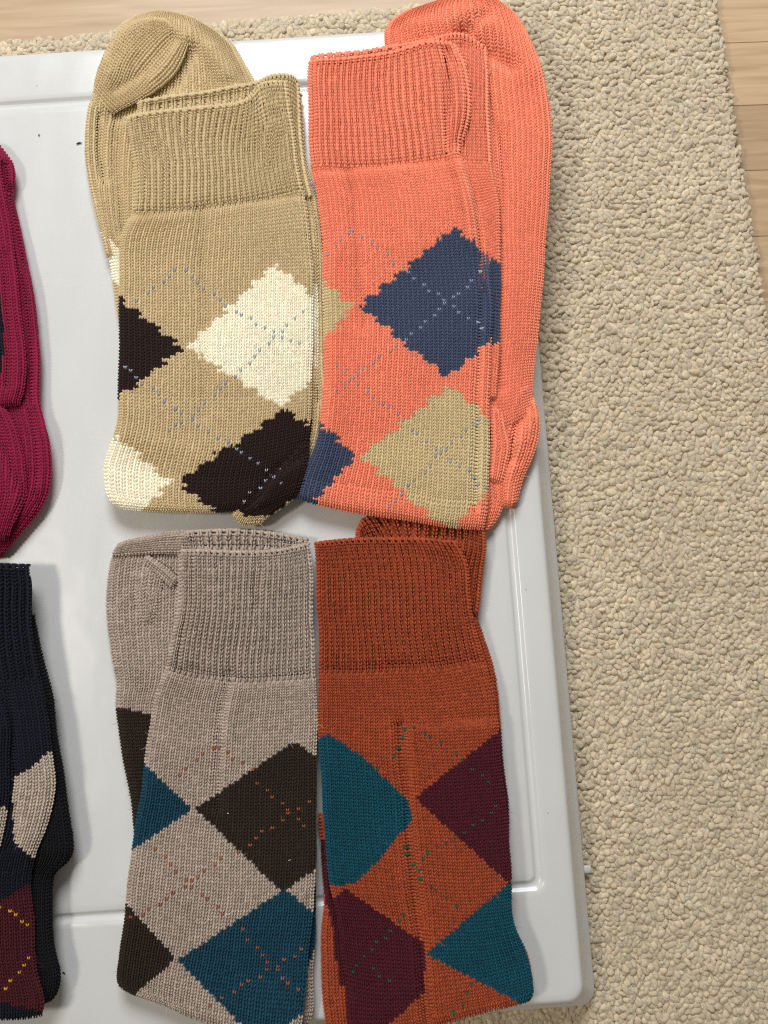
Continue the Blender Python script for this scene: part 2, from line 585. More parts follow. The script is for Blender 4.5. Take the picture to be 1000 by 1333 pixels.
def inside(poly, P):
    x, y = P[..., 0], P[..., 1]
    r_ = np.zeros(x.shape, bool)
    n_ = len(poly)
    for i in range(n_):
        x0, y0 = poly[i]
        x1, y1 = poly[(i + 1) % n_]
        if y0 == y1: continue
        c_ = ((y0 > y) != (y1 > y)) & (x < (x1 - x0) * (y - y0) / (y1 - y0) + x0)
        r_ ^= c_
    return r_

def seg_dist(P, pl):
    d = np.full(P.shape[:-1], 1e9)
    for a, b in zip(pl[:-1], pl[1:]):
        a, b = np.array(a, float), np.array(b, float)
        ab = b - a
        t = np.clip(((P - a) @ ab) / (ab @ ab), 0, 1)
        d = np.minimum(d, np.linalg.norm(P - a - t[..., None] * ab, axis=-1))
    return d

def arc_samples(length, r0, r1, t0, step, even=False):
    """samples of the fraction along a strip whose ends roll down over radii r0, r1: even spacing along the surface"""
    s = np.linspace(0, 1, 800)
    d = s * length
    z = roll(d, r0) * roll(length - d, r1) * t0
    arc = np.r_[0, np.cumsum(np.hypot(np.diff(d), np.diff(z)))]
    k = max(2, int(round(arc[-1] / step)))
    if even and k % 2: k += 1
    return np.interp(np.linspace(0, arc[-1], k + 1), arc, s)

def roll(d, r):
    if r <= 0: return np.ones_like(d)
    x = 0.72 * np.clip(1 - d / r, 0, 1)      # the roll goes on under the edge, see the skirt
    return np.clip(1 - x * x, 0, 1) ** 0.5

PX = H / F      # metres per photo pixel at the lid, roughly

def knit(parent, name, rows, zb, t, colour, mat, wale=6.2, course=4.1, side=(2.5, 2.5), ends=(0, 2.5),
         cuff=None, diamonds=(), dots=(), dot_colour=None, creases=(), jag=0.0, jitter=0.03, label=None,
         wob=0.12, dot_gap=11.5, slope=None, keep=None, fuzz=0.04):
    """a layer of knitted fabric.  rows: control rows (photo pixels, left to right) from top to bottom.
    zb, t: height of the base and thickness (mm); side, ends: radius (mm) over which the edges roll down;
    cuff: row parameter down to which it is ribbed."""
    rows = np.array(rows, float)
    m, k = rows.shape[:2]
    zmid = mm(zb + 0.6 * t)
    G = unproj(rows, zmid)[..., :2]
    ch = np.linalg.norm(np.diff(G, axis=0), axis=-1).mean(1)
    kn = np.r_[0, np.cumsum(ch)]
    Lc = kn[-1]
    W = np.linalg.norm(np.diff(G, axis=1), axis=-1).sum(1).mean()
    vsamp_all = arc_samples(Lc, mm(ends[0]), mm(ends[1]), mm(t), course * PX)
    tpar_all = np.interp(vsamp_all * Lc, kn, np.arange(m))
    jcut = int(np.searchsorted(tpar_all, cuff)) if cuff is not None else 0
    ph = rng.uniform(0, 6.28, 6)
    if cuff is not None:
        vc = np.linspace(0, vsamp_all[jcut], int(round(jcut * 0.86)) + 1)
        _grid(parent, 'cuff', G, kn, Lc, W, k, m, vc, np.interp(vc * Lc, kn, np.arange(m)), zb, t, side, ends, RIB * PX, course, creases, slope,
              wob, ph, ST_RIB, 1.2, 0.42, (), (), None, colour, mat, jitter, 0, dot_gap, None, keep, fuzz)
    if jcut < len(vsamp_all) - 1:
        _grid(parent, name, G, kn, Lc, W, k, m, vsamp_all[jcut:], tpar_all[jcut:], zb, t, side, ends, wale * PX, course, creases, slope,
              wob, ph, ST_KNIT, 1.1, 0.16, diamonds, dots, dot_colour, colour, mat, jitter, jag, dot_gap, label, keep, fuzz)

RIB = 8.4
def _grid(parent, name, G, kn, Lc, W, k, m, vsamp, tpar, zb, t, side, ends, step, course, creases, slope, wob, ph,
          tmpl, hscale, sink, diamonds, dots, dot_colour, colour, mat, jitter, jag, dot_gap, label, keep, fuzz):
    us = arc_samples(W, mm(side[0]), mm(side[1]), mm(t), step)
    A = catmull(G, tpar)                        # (nv, k, 2)
    B = catmull(np.swapaxes(A, 0, 1), us * (k - 1))
    XY = np.swapaxes(B, 0, 1)                   # (nv, nu, 2)
    nv, nu = XY.shape[:2]
    wl = np.linalg.norm(np.diff(A, axis=1), axis=-1).sum(1)[:, None]
    dl, dr = us[None] * wl, (1 - us[None]) * wl
    dv = (vsamp * Lc)[:, None]
    z = roll(dl, mm(side[0])) * roll(dr, mm(side[1])) * roll(dv, mm(ends[0])) * roll(Lc - dv, mm(ends[1]))
    z = mm(zb) + mm(t) * z
    pix = proj(np.concatenate([XY, z[..., None]], -1))
    for pl, wpx, dep in creases:
        z = z + mm(dep) * np.exp(-(seg_dist(pix, pl) / wpx) ** 2)
    if slope is not None:    # height gradient in mm per pixel
        gxp, gyp, ox, oy = slope
        z = z + mm(1) * (gxp * (pix[..., 0] - ox) + gyp * (pix[..., 1] - oy))
    # hand-laid unevenness
    fx, fy = pix[..., 0], pix[..., 1]
    wv = (np.sin(fy * 0.030 + ph[0] + fx * 0.010) + 0.6 * np.sin(fy * 0.071 + ph[1] - fx * 0.026)) * wob * step
    hv = (np.sin(fx * 0.032 + ph[2] + fy * 0.011) + 0.6 * np.sin(fx * 0.074 + ph[3] - fy * 0.018)) * wob * course * PX
    XY = XY + np.stack([wv, hv], -1) + rng.normal(0, 0.05 * course * PX, XY.shape)
    lum = np.sin(fx * 0.020 + fy * 0.013 + ph[4]) * np.sin(fy * 0.021 - fx * 0.012 + ph[5]) + 0.5 * np.sin(fx * 0.051 + ph[1]) * np.sin(fy * 0.043 - fx * 0.02 + ph[0])
    z = z + lum * mm(0.6) * np.clip(z - mm(zb), 0, mm(t)) / mm(t)
    N3 = np.concatenate([XY, z[..., None]], -1)
    pc = proj(0.25 * (N3[:-1, :-1] + N3[1:, :-1] + N3[:-1, 1:] + N3[1:, 1:]))
    # every arm of every stitch is either ground colour or belongs to a diamond or a dotted line
    dpx = np.gradient(pc, axis=1)
    pl2 = np.stack([pc - 0.25 * dpx, pc + 0.25 * dpx], 2)           # (nv, nu, 2, xy)
    part = np.zeros(pl2.shape[:3], int)
    names = [(name, label, colour)]
    jx = pl2.copy()
    if jag:
        jx[..., 0] += (np.where((np.arange(pc.shape[0]) // 2) % 2 == 0, -1.0, 1.0) * jag * rng.uniform(0.6, 1.3, pc.shape[0]))[:, None, None]
        jx += rng.normal(0, jag * 0.35, jx.shape)
    for dm in diamonds:
        poly, dcol, dlab = dm[:3]
        mask = inside(poly, jx)
        if mask.sum() > 12:
            names.append(('diamond', dlab, dcol))
            part[mask] = len(names) - 1
    under = part.copy()
    if dots:
        names.append(('dotted_line', None, dot_colour))
        idd = len(names) - 1
        for pl in dots:
            for a, b in zip(pl[:-1], pl[1:]):
                a, b = np.array(a, float), np.array(b, float)
                n_ = max(1, int(round(np.linalg.norm(b - a) / dot_gap)))
                for s in range(n_):
                    pt = a + (b - a) * (s + 0.5) / n_
                    d = np.linalg.norm(pc - pt, axis=-1)
                    j, i = np.unravel_index(np.argmin(d), d.shape)
                    if d[j, i] < 6: part[j, i] = idd
    alive = np.ones(part.shape, bool) if keep is None else inside(keep, pl2)
    n0, n1, m0, m1 = N3[:-1, :-1], N3[:-1, 1:], N3[1:, :-1], N3[1:, 1:]
    c_all = 0.25 * (n0 + n1 + m0 + m1)
    du_all = 0.5 * (n1 + m1 - n0 - m0)
    dv_all = 0.5 * (m0 + m1 - n0 - n1)
    nn_all = -np.cross(du_all, dv_all)
    if nn_all[..., 2].mean() < 0: nn_all = -nn_all
    nn_all /= np.linalg.norm(nn_all, axis=-1, keepdims=True) + 1e-12
    nmid, mmid = 0.5 * (n0 + n1), 0.5 * (m0 + m1)
    tv_, tq_ = tmpl
    pal = np.array([c_ for _, _, c_ in names])
    var_all = 1 + rng.normal(0, jitter, pc.shape[:2])
    lean = rng.normal(0, 0.05, pc.shape[:2])
    for pid, (nm, lb, colr) in enumerate(names):
        Vs, Qs, Cs, off = [], [], [], 0
        for arm in (0, 1):
            sel = (part[..., arm] == pid) & alive[..., arm]
            if not sel.any(): continue
            c_, du, dv_, nn = c_all[sel], du_all[sel], dv_all[sel], nn_all[sel]
            T = tv_[arm]
            hh = step * hscale
            if nm == 'dotted_line':
                T = T * np.array([0.74, 0.80, 1.0]) + np.array([0, 0, 0.10])
            ns_ = len(c_)
            ta = T[None, :, 0:1] + lean[sel][:, None, None] * 0.5
            sv = c_[:, None] + ta * du[:, None] + T[None, :, 1:2] * dv_[:, None] + T[None, :, 2:3] * hh * nn[:, None]
            var = var_all[sel][:, None]
            cc = np.clip(np.asarray(colr)[None] * var, 0.001, 0.95)
            Vs.append(sv.reshape(-1, 3)); Cs.append(np.repeat(cc, len(T), 0))
            Qs.append((tq_[None] + (np.arange(ns_) * len(T))[:, None, None]).reshape(-1, 4) + off)
            off += ns_ * len(T)
            # the fabric behind the arm
            low = nn * step * sink
            q4 = (n0, nmid, mmid, m0) if arm == 0 else (nmid, n1, m1, mmid)
            quad = np.stack([q_[sel] for q_ in q4], 1) - low[:, None]
            cb = np.clip(pal[under[..., arm][sel]] * var, 0.001, 0.95)
            Vs.append(quad.reshape(-1, 3)); Cs.append(np.repeat(cb, 4, 0))
            Qs.append(np.arange(ns_ * 4).reshape(-1, 4)[:, ::-1] + off)
            off += ns_ * 4
        if not Vs: continue
        o = mesh_np(nm, np.vstack(Vs), np.vstack(Qs), mat, parent, np.vstack(Cs))
        tag(o, label=lb, kind='stuff' if nm == 'dotted_line' else None)
    if name == 'cuff' or name == 'back_cuff':
        # cast-off chain along the cuff's rim
        T, tq_ = CHAIN
        c_, du, nn = 0.5 * (n0[0] + n1[0]), (n1[0] - n0[0]), nn_all[0]
        dv_ = dv_all[0] / (np.linalg.norm(dv_all[0], axis=-1, keepdims=True) + 1e-12) * course * PX
        sv = c_[:, None] + T[None, :, 0:1] * du[:, None] + T[None, :, 1:2] * dv_[:, None] + T[None, :, 2:3] * course * PX * nn[:, None]
        qq = (tq_[None] + (np.arange(len(c_)) * len(T))[:, None, None]).reshape(-1, 4)
        mesh_np('rim', sv.reshape(-1, 3), qq, mat, parent, np.repeat(np.clip(colour[None] * (1 + rng.normal(0, jitter, (len(c_), 1))), 0, 0.95), len(T), 0))
    # the edge turning under: a strip from the rolled edge in and down
    low_z = mm(max(zb - 6.5, 0.3))
    i4, j4 = min(4, nu - 1), min(4, nv - 1)
    strips = [(N3[:, 0], N3[:, i4]), (N3[:, -1], N3[:, -1 - i4])]
    if tpar[0] == 0: strips.append((N3[0], N3[j4]))
    if tpar[-1] >= m - 1 - 1e-6: strips.append((N3[-1], N3[-1 - j4]))
    Vs, Qs, off = [], [], 0
    for e0, e1 in strips:
        inw = e1 - e0
        inw[:, 2] = 0
        inw /= np.linalg.norm(inw, axis=-1, keepdims=True) + 1e-9
        a0 = e0 + inw * 0.0004
        b0 = e0 + inw * np.maximum(0.0030, 0.6 * (e0[:, 2] - low_z))[:, None]
        a0[:, 2] -= step * 0.3
        b0[:, 2] = np.minimum(low_z, a0[:, 2])
        k2 = len(e0)
        Vs.append(np.vstack([a0, b0]))
        ii_ = np.arange(3, max(k2 - 4, 4))
        Qs.append(np.stack([ii_, ii_ + 1, ii_ + 1 + k2, ii_ + k2], -1) + off)
        off += 2 * k2
    Vk = np.vstack(Vs)
    ej = []
    for sel_ in ((slice(None), 0), (slice(None), -1)):
        ce = pal[under[sel_][..., 0]]
        ej.append(np.vstack([ce, ce[-1:]]))
    if len(strips) > 2:
        if tpar[0] == 0:
            ce = pal[under[0][..., 0]]; ej.append(np.vstack([ce, ce[-1:]]))
        if tpar[-1] >= m - 1 - 1e-6:
            ce = pal[under[-1][..., 0]]; ej.append(np.vstack([ce, ce[-1:]]))
    Ck = np.vstack([np.vstack([c_, c_]) for c_ in ej])
    tag(mesh_np('underside', Vk, np.vstack(Qs), mat, parent, Ck), kind='stuff')
    # loose fibres standing off the yarn
    if fuzz:
        cand = np.argwhere(alive[..., 0])
        pick = cand[rng.integers(0, len(cand), int(len(cand) * fuzz))]
        FUZZ.setdefault(parent.name, []).append((c_all[pick[:, 0], pick[:, 1]], nn_all[pick[:, 0], pick[:, 1]],
                                                 pal[part[pick[:, 0], pick[:, 1], 0]], step))

FUZZ = {}
def fuzz_part(parent, mat, length=(0.0012, 0.0036), lift=0.35):
    """thin curved fibres, one small ribbon each, as one part"""
    if parent.name not in FUZZ: return
    C0 = np.vstack([f[0] + f[1] * f[3] * 0.35 for f in FUZZ[parent.name]])
    NN = np.vstack([f[1] for f in FUZZ[parent.name]])
    CC = np.vstack([f[2] for f in FUZZ[parent.name]])
    k_ = len(C0)
    th = rng.uniform(0, 2 * math.pi, k_)
    d1 = np.stack([np.cos(th), np.sin(th), np.zeros(k_)], -1)
    bend = rng.normal(0, 0.9, k_)
    d2 = np.stack([np.cos(th + bend), np.sin(th + bend), np.zeros(k_)], -1)
    ln = rng.uniform(*length, k_)[:, None]
    up = np.abs(rng.normal(0, lift, k_))[:, None]
    p0, p1 = C0, C0 + d1 * ln * 0.5 + NN * ln * up
    p2 = p1 + d2 * ln * 0.5 + NN * ln * up * rng.uniform(-0.6, 0.8, k_)[:, None]
    sd = np.stack([-np.sin(th), np.cos(th), np.zeros(k_)], -1) * 0.00006
    V = np.stack([p0 - sd, p0 + sd, p1 - sd, p1 + sd, p2 - sd * 0.4, p2 + sd * 0.4], 1).reshape(-1, 3)
    Q = np.array([(0, 1, 3, 2), (2, 3, 5, 4)])[None] + (np.arange(k_) * 6)[:, None, None]
    o = mesh_np('fuzz', V, Q.reshape(-1, 4), mat, parent, np.repeat(np.clip(CC * 1.15, 0, 0.95), 6, 0))
    tag(o, kind='stuff')

# colours of the yarns
TAN, CREAM, BROWN = np.array([0.62, 0.485, 0.28]), np.array([0.93, 0.87, 0.70]), lin((42, 22, 19))
CORAL, NAVY, KHAKI = np.array([0.86, 0.28, 0.165]), lin((71, 81, 107)), lin((210, 190, 146))
TAUPE, DKBROWN, TEAL = lin((178, 162, 149)), lin((48, 38, 27)), lin((22, 68, 88))
RUST, PLUM, TEAL2 = lin((163, 74, 42)), lin((82, 20, 34)), lin((10, 77, 94))
BURG = lin((146, 22, 64))
INK, MAROON, STONE = lin((18, 20, 34)), lin((76, 22, 30)), lin((186, 171, 156))
BLUEGREY, ORANGE, GREEN, YELLOW = lin((165, 172, 190)), lin((160, 90, 55)), lin((30, 92, 70)), lin((214, 158, 48))

# ---- coral pair ----------------------------------------------------------
g = 'folded argyle sock pairs laid out on the lid'
z0 = unproj((550, 350), 0)
coral = empty('sock_pair', z0)
tag(coral, 'folded coral orange argyle socks with navy and khaki diamonds, overhanging the lid edge', 'socks', g)
kw = dict(mat=M_COTTON, wale=6.2, course=4.1)
# foot lying behind, toe at the top
knit(coral, 'foot', [
    [(560, 10), (590, 2), (625, 4), (645, 12)],
    [(520, 22), (570, 8), (640, 6), (675, 28)],
    [(500, 45), (565, 30), (650, 40), (699, 72)],
    [(510, 90), (580, 80), (655, 90), (713, 125)],
    [(540, 160), (600, 155), (660, 160), (718, 185)],
    [(570, 260), (620, 260), (665, 265), (714, 275)],
    [(590, 360), (630, 360), (665, 360), (706, 362)],
    [(600, 450), (630, 450), (660, 450), (699, 450)],
    [(610, 560), (630, 560), (655, 560), (690, 540)],
], 0.5, 7.0, CORAL, ends=(6, 3), side=(4, 7), creases=[
    ([(598, 46), (610, 36), (628, 22)], 7, -3.0), ([(604, 46), (636, 66), (664, 84)], 10, -3.6), ([(590, 18), (646, 36), (690, 92)], 16, 1.6), ([(540, 34), (590, 34)], 12, 1.2),
    ([(630, 110), (655, 200), (650, 330), (652, 500)], 9, -2.0)], **kw)
# heel pouch at the lower right
knit(coral, 'heel', [
    [(676, 506), (683, 502), (689, 505)],
    [(664, 530), (682, 524), (698, 530)],
    [(655, 556), (679, 550), (702, 560)],
    [(646, 590), (672, 592), (694, 592)],
    [(644, 620), (662, 628), (682, 622)],
    [(646, 644), (660, 652), (674, 648)],
    [(652, 656), (660, 660), (667, 658)]], 1.5, 6.0, CORAL, side=(3, 3.5), ends=(2.5, 2), creases=[
    ([(690, 512), (672, 552), (662, 575), (664, 596)], 5, -3.2), ([(695, 545), (676, 575), (668, 610), (664, 650)], 6, 1.6),
    ([(648, 596), (660, 606), (672, 596)], 6, -1.0)], mat=M_COTTON, wale=6.2, course=4.1)
knit(coral, 'toe_fold', [
    [(600, 640), (632, 622), (650, 634)],
    [(600, 660), (634, 650), (655, 655)],
    [(602, 680), (628, 680), (646, 676)],
    [(604, 692), (620, 694), (634, 690)]], 1.0, 6.0, CORAL, side=(2, 3), ends=(2, 2), mat=M_COTTON, wale=6.2, course=4.1)
knit(coral, 'heel', [
    [(640, 530), (652, 536)], [(640, 550), (660, 562)], [(640, 575), (666, 582)], [(638, 600), (660, 606)], [(636, 625), (652, 630)]],
    3.0, 6.0, CORAL, side=(2, 3), ends=(2, 2.5), mat=M_COTTON, wale=6.2, course=4.1)
# second cuff and leg layer peeking out on the right
knit(coral, 'inner_leg', [
    [(404, 76), (480, 66), (560, 52), (600, 46), (632, 64)],
    [(404, 140), (480, 140), (560, 140), (600, 140), (637, 140)],
    [(410, 212), (480, 212), (560, 212), (600, 212), (639, 213)],
    [(430, 280), (500, 280), (570, 280), (620, 280), (648, 270)],
    [(440, 350), (500, 350), (570, 350), (620, 350), (651, 345)],
    [(440, 430), (500, 430), (570, 430), (620, 430), (648, 440)],
    [(440, 520), (500, 520), (570, 520), (610, 520), (646, 520)]],
    3.5, 6.0, CORAL, ends=(1.2, 1.5), side=(2, 2.5), cuff=2, creases=[([(520, 70), (600, 60)], 6, -1)],
    diamonds=[([(640, 335), (645, 340), (660, 346), (660, 440), (640, 450), (620, 400)], NAVY, 'navy blue diamond')], **kw)
# front
cd = [([(468, 399), (592, 296), (700, 390), (583, 491)], NAVY, 'navy blue diamond'),
      ([(460, 398), (420, 366), (340, 400), (415, 452)], KHAKI, 'khaki diamond'),
      ([(469, 593), (586, 501), (690, 590), (585, 692)], KHAKI, 'khaki diamond'),
      ([(463, 594), (415, 550), (330, 600), (398, 668)], NAVY, 'navy blue diamond')]
cdots = [[(425, 336), (455, 297), (520, 345), (534, 360), (586, 395), (634, 432)], [(630, 352), (586, 393), (532, 440), (459, 493), (434, 512)],
         [(436, 470), (511, 536), (548, 571), (604, 610), (637, 641)], [(632, 541), (583, 582), (527, 638), (504, 662)]]
knit(coral, 'leg', [
    [(402, 82), (450, 78), (500, 72), (555, 58), (592, 60)],
    [(401, 110), (450, 108), (500, 104), (560, 95), (608, 90)],
    [(403, 160), (452, 160), (505, 158), (565, 152), (612, 150)],
    [(404, 216), (456, 218), (510, 216), (568, 206), (600, 200)],
    [(413, 260), (465, 262), (520, 262), (575, 258), (622, 255)],
    [(420, 320), (470, 320), (526, 320), (580, 318), (634, 316)],
    [(421, 400), (472, 400), (530, 400), (585, 400), (640, 400)],
    [(421, 480), (470, 480), (530, 482), (585, 484), (638, 485)],
    [(416, 560), (468, 562), (526, 566), (582, 570), (636, 574)],
    [(394, 622), (455, 632), (518, 640), (578, 650), (634, 652)],
    [(385, 650), (450, 666), (515, 676), (575, 686), (630, 690)]],
    3.5, 9.5, CORAL, ends=(1.2, 5), side=(9, 5), cuff=3, diamonds=cd, dots=cdots, dot_colour=BLUEGREY, jag=3.4, dot_gap=12.5,
    creases=[([(578, 65), (583, 130), (578, 196)], 5, -1.5), ([(600, 190), (620, 250), (628, 330), (626, 400), (622, 560), (617, 660)], 5, -3.0),
             ([(588, 200), (606, 250), (618, 320)], 6, 1.2), ([(404, 222), (600, 205)], 6, -0.9), ([(452, 225), (462, 300), (470, 420)], 10, -1.2), ([(520, 225), (540, 330)], 14, 0.8),
             ([(432, 330), (430, 560)], 10, 0.8)], **kw)

# ---- tan pair ------------------------------------------------------------
tan = empty('sock_pair', unproj((270, 400), 0))
tag(tan, 'folded tan argyle socks with cream and dark brown diamonds, beside the coral ones', 'socks', g)
kw = dict(mat=M_COTTON, wale=6.2, course=4.1)
knit(tan, 'foot', [
    [(196, 22), (215, 19), (235, 22), (255, 30)],
    [(160, 34), (205, 26), (260, 38), (300, 58)],
    [(140, 68), (200, 58), (270, 70), (318, 82)],
    [(126, 110), (195, 104), (275, 110), (335, 112)],
    [(116, 150), (190, 150), (275, 150), (345, 150)],
    [(112, 195), (185, 195), (260, 195), (345, 195)],
    [(118, 245), (180, 245), (250, 245), (340, 245)],
    [(131, 300), (180, 300), (240, 300), (320, 300)],
    [(146, 350), (185, 350), (240, 350), (300, 350)],
    [(156, 420), (190, 420), (240, 420), (300, 420)]], 0.5, 7.0, TAN, ends=(5, 3), side=(6, 5),
    diamonds=[([(128, 298), (150, 318), (170, 340), (170, 380), (140, 360)], CREAM, 'cream diamond')], jag=1.0,
    creases=[([(128, 150), (126, 200), (132, 232)], 6, -3.0), ([(150, 160), (148, 230), (160, 300)], 9, -1.6),
             ([(140, 78), (165, 46), (200, 33), (240, 44)], 15, 2.4), ([(245, 52), (272, 66), (296, 96)], 9, 1.8), ([(250, 66), (230, 106), (200, 128), (152, 150)], 9, -2.6)], **kw)
# turned-over heel pouch
knit(tan, 'heel', [
    [(122, 116), (134, 136), (146, 148)],
    [(128, 90), (158, 112), (182, 132)],
    [(142, 60), (172, 84), (206, 118)],
    [(164, 34), (196, 56), (228, 98)],
    [(192, 25), (216, 42), (241, 74)],
    [(218, 27), (232, 40), (247, 54)]], 5.8, 3.8, TAN, ends=(4, 3), side=(7, 3.0), creases=[([(125, 125), (148, 150)], 6, -1.0), ([(150, 116), (188, 92), (226, 52)], 6, -1.5), ([(146, 96), (172, 66)], 7, 0.9), ([(196, 100), (228, 66)], 6, 0.9)], **kw)
knit(tan, 'side_fold', [
    [(119, 132), (130, 138)], [(114, 165), (127, 168)], [(112, 200), (126, 205)], [(117, 240), (131, 242)], [(128, 285), (143, 288)], [(142, 335), (153, 338)]],
    2.0, 6.0, TAN, ends=(2.5, 2), side=(2.2, 2.2), **kw)
knit(tan, 'back_leg', [
    [(300, 110), (392, 124)], [(300, 170), (397, 190)], [(300, 250), (409, 245)], [(300, 300), (418, 290)], [(300, 380), (421, 380)],
    [(300, 460), (424, 460)], [(300, 520), (426, 520)], [(310, 570), (421, 566)], [(320, 610), (404, 604)], [(330, 635), (392, 634)]],
    2.5, 6.0, TAN, ends=(1.5, 3), side=(2, 3.5), cuff=2, creases=[([(399, 240), (412, 290), (414, 520)], 3.5, -1.4)], **kw)
knit(tan, 'back_cuff', [
    [(178, 134), (230, 126), (285, 117), (330, 110), (352, 100), (376, 100), (386, 108)],
    [(178, 160), (230, 150), (285, 145), (330, 140), (352, 138), (376, 140), (391, 150)],
    [(178, 205), (230, 200), (285, 200), (330, 200), (352, 200), (376, 200), (396, 215)],
    [(180, 262), (230, 262), (285, 262), (330, 262), (356, 262), (382, 258), (406, 258)]],
    4.5, 6.0, TAN, ends=(1.2, 0), side=(2, 2), cuff=3, creases=[([(190, 140), (330, 120)], 5, -0.8)], **kw)
td = [([(243, 452), (358, 343), (470, 440), (365, 530)], CREAM, 'cream diamond'),
      ([(238, 453), (130, 366), (20, 450), (130, 537)], BROWN, 'dark brown diamond'),
      ([(231, 627), (371, 532), (480, 610), (350, 722)], BROWN, 'dark brown diamond'),
      ([(222, 627), (152, 568), (50, 625), (150, 702)], CREAM, 'cream diamond')]
tdots = [[(170, 395), (184, 386), (236, 350), (299, 402), (394, 452)], [(398, 400), (345, 452), (301, 493), (254, 540), (212, 562)],
         [(158, 473), (201, 510), (254, 552), (291, 575), (320, 592), (373, 632)], [(398, 582), (350, 622), (312, 655)]]
knit(tan, 'side_layer', [
    [(330, 110), (388, 126)], [(330, 190), (394, 190)], [(330, 262), (405, 262)], [(330, 300), (411, 300)], [(330, 380), (414, 380)],
    [(330, 470), (414, 470)], [(330, 540), (410, 530)], [(330, 590), (403, 580)]], 4.0, 5.0, TAN, ends=(1.5, 3), side=(2, 3), cuff=2,
    diamonds=[([(380, 368), (425, 372), (425, 478), (380, 480)], CREAM, 'cream diamond'), ([(380, 545), (425, 545), (425, 640), (380, 640)], BROWN, 'dark brown diamond')], **kw)
knit(tan, 'leg', [
    [(165, 154), (215, 146), (275, 140), (322, 130), (340, 110), (374, 106)],
    [(168, 190), (218, 186), (270, 182), (316, 178), (348, 170), (380, 160)],
    [(174, 235), (222, 235), (272, 232), (318, 226), (354, 218), (388, 208)],
    [(172, 276), (222, 277), (274, 272), (322, 264), (360, 256), (396, 248)],
    [(159, 310), (214, 312), (270, 312), (322, 308), (364, 304), (403, 300)],
    [(156, 360), (210, 362), (266, 362), (320, 362), (366, 361), (407, 360)],
    [(155, 430), (210, 432), (266, 434), (320, 434), (366, 434), (408, 432)],
    [(155, 510), (212, 514), (268, 516), (320, 516), (366, 514), (406, 510)],
    [(152, 560), (208, 568), (264, 572), (316, 572), (362, 566), (402, 556)],
    [(136, 605), (196, 616), (254, 622), (308, 622), (356, 612), (398, 598)],
    [(140, 645), (196, 652), (252, 656), (306, 654), (352, 644), (392, 628)],
    [(158, 662), (205, 667), (255, 668), (300, 666), (346, 660), (384, 648)]],
    7.0, 6.0, TAN, ends=(1.2, 5.5), side=(5, 4.5), cuff=3, diamonds=td, dots=tdots, dot_colour=BLUEGREY, jag=3.4, dot_gap=12.5,
    creases=[([(172, 280), (396, 252)], 6, -1.0), ([(262, 280), (264, 420), (262, 540)], 12, -1.2), ([(335, 110), (340, 160)], 5, -1.0),
             ([(395, 585), (352, 618), (335, 645), (318, 668)], 6, -2.6), ([(155, 565), (250, 590)], 16, 0.8)], **kw)
# heel tongue curling at the lower right
knit(tan, 'heel_tip', [
    [(352, 600), (378, 584), (402, 572)],
    [(346, 622), (376, 612), (401, 604)],
    [(334, 640), (366, 640), (396, 636)],
    [(316, 654), (346, 660), (374, 656)],
    [(306, 664), (326, 674), (350, 672)],
    [(304, 670), (318, 684), (340, 681)]], 5.0, 7.0, TAN, ends=(3, 3), side=(2.2, 3), jag=1.0,
    diamonds=[([(340, 560), (420, 560), (404, 634), (372, 655), (352, 671), (318, 672), (306, 660)], BROWN, 'dark brown diamond')],
    creases=[([(392, 580), (356, 630), (330, 664)], 5, 1.2), ([(370, 632), (340, 664)], 5, -0.8)], **kw)

# ---- rust pair -----------------------------------------------------------
rust = empty('sock_pair', unproj((540, 1000), 0))
tag(rust, 'folded rust orange argyle socks with teal and plum diamonds, below the coral ones', 'socks', g)
kw = dict(mat=M_WOOL, wale=6.2, course=4.1, jitter=0.075, fuzz=0.24)
knit(rust, 'back_cuff', [
    [(468, 690), (482, 672), (550, 674), (600, 682), (630, 690)],
    [(464, 712), (500, 706), (550, 706), (600, 708), (630, 716)],
    [(460, 760), (500, 760), (550, 760), (590, 760), (626, 752)],
    [(460, 810), (500, 810), (550, 810), (590, 810), (620, 800)]], 2.0, 7.0, RUST, ends=(1.5, 2), side=(2, 2.5), cuff=3,
    creases=[([(495, 682), (480, 705)], 5, -1.8), ([(560, 700), (600, 700)], 6, -1.2)], **kw)
knit(rust, 'back_leg', [
    [(560, 790), (618, 795)], [(560, 850), (634, 845)], [(565, 900), (648, 900)], [(570, 980), (654, 980)], [(575, 1060), (661, 1060)],
    [(575, 1150), (664, 1150)], [(580, 1210), (668, 1215)]], 0, 6.5, RUST, ends=(2, 3), side=(2, 3),
    diamonds=[([(600, 990), (648, 948), (700, 940), (700, 1150), (655, 1150)], PLUM, 'plum diamond')], **kw)
knit(rust, 'heel_tip', [
    [(640, 1205), (674, 1218)], [(640, 1235), (687, 1240)], [(640, 1262), (692, 1266)], [(645, 1290), (692, 1290)]], 0, 6.5, RUST,
    ends=(3, 3), side=(2, 3), diamonds=[([(600, 1180), (676, 1200), (682, 1232), (670, 1300), (600, 1300)], TEAL2, 'teal diamond')], **kw)
knit(rust, 'back_leg', [
    [(418, 1092), (453, 1092)], [(420, 1120), (456, 1120)], [(423, 1170), (460, 1170)], [(419, 1220), (465, 1220)], [(418, 1270), (470, 1270)],
    [(424, 1325), (475, 1325)], [(430, 1380), (480, 1380)]], 0, 6.5, RUST, ends=(2, 0), side=(3, 2),
    diamonds=[([(410, 1040), (470, 1040), (470, 1280), (442, 1284), (432, 1200), (424, 1170)], PLUM, 'plum diamond')], **kw)
knit(rust, 'back_leg', [[(414, 1058), (450, 1058)], [(416, 1076), (452, 1076)], [(418, 1092), (453, 1092)]], 0, 6.5, RUST, ends=(2, 0), side=(3, 2), **kw)
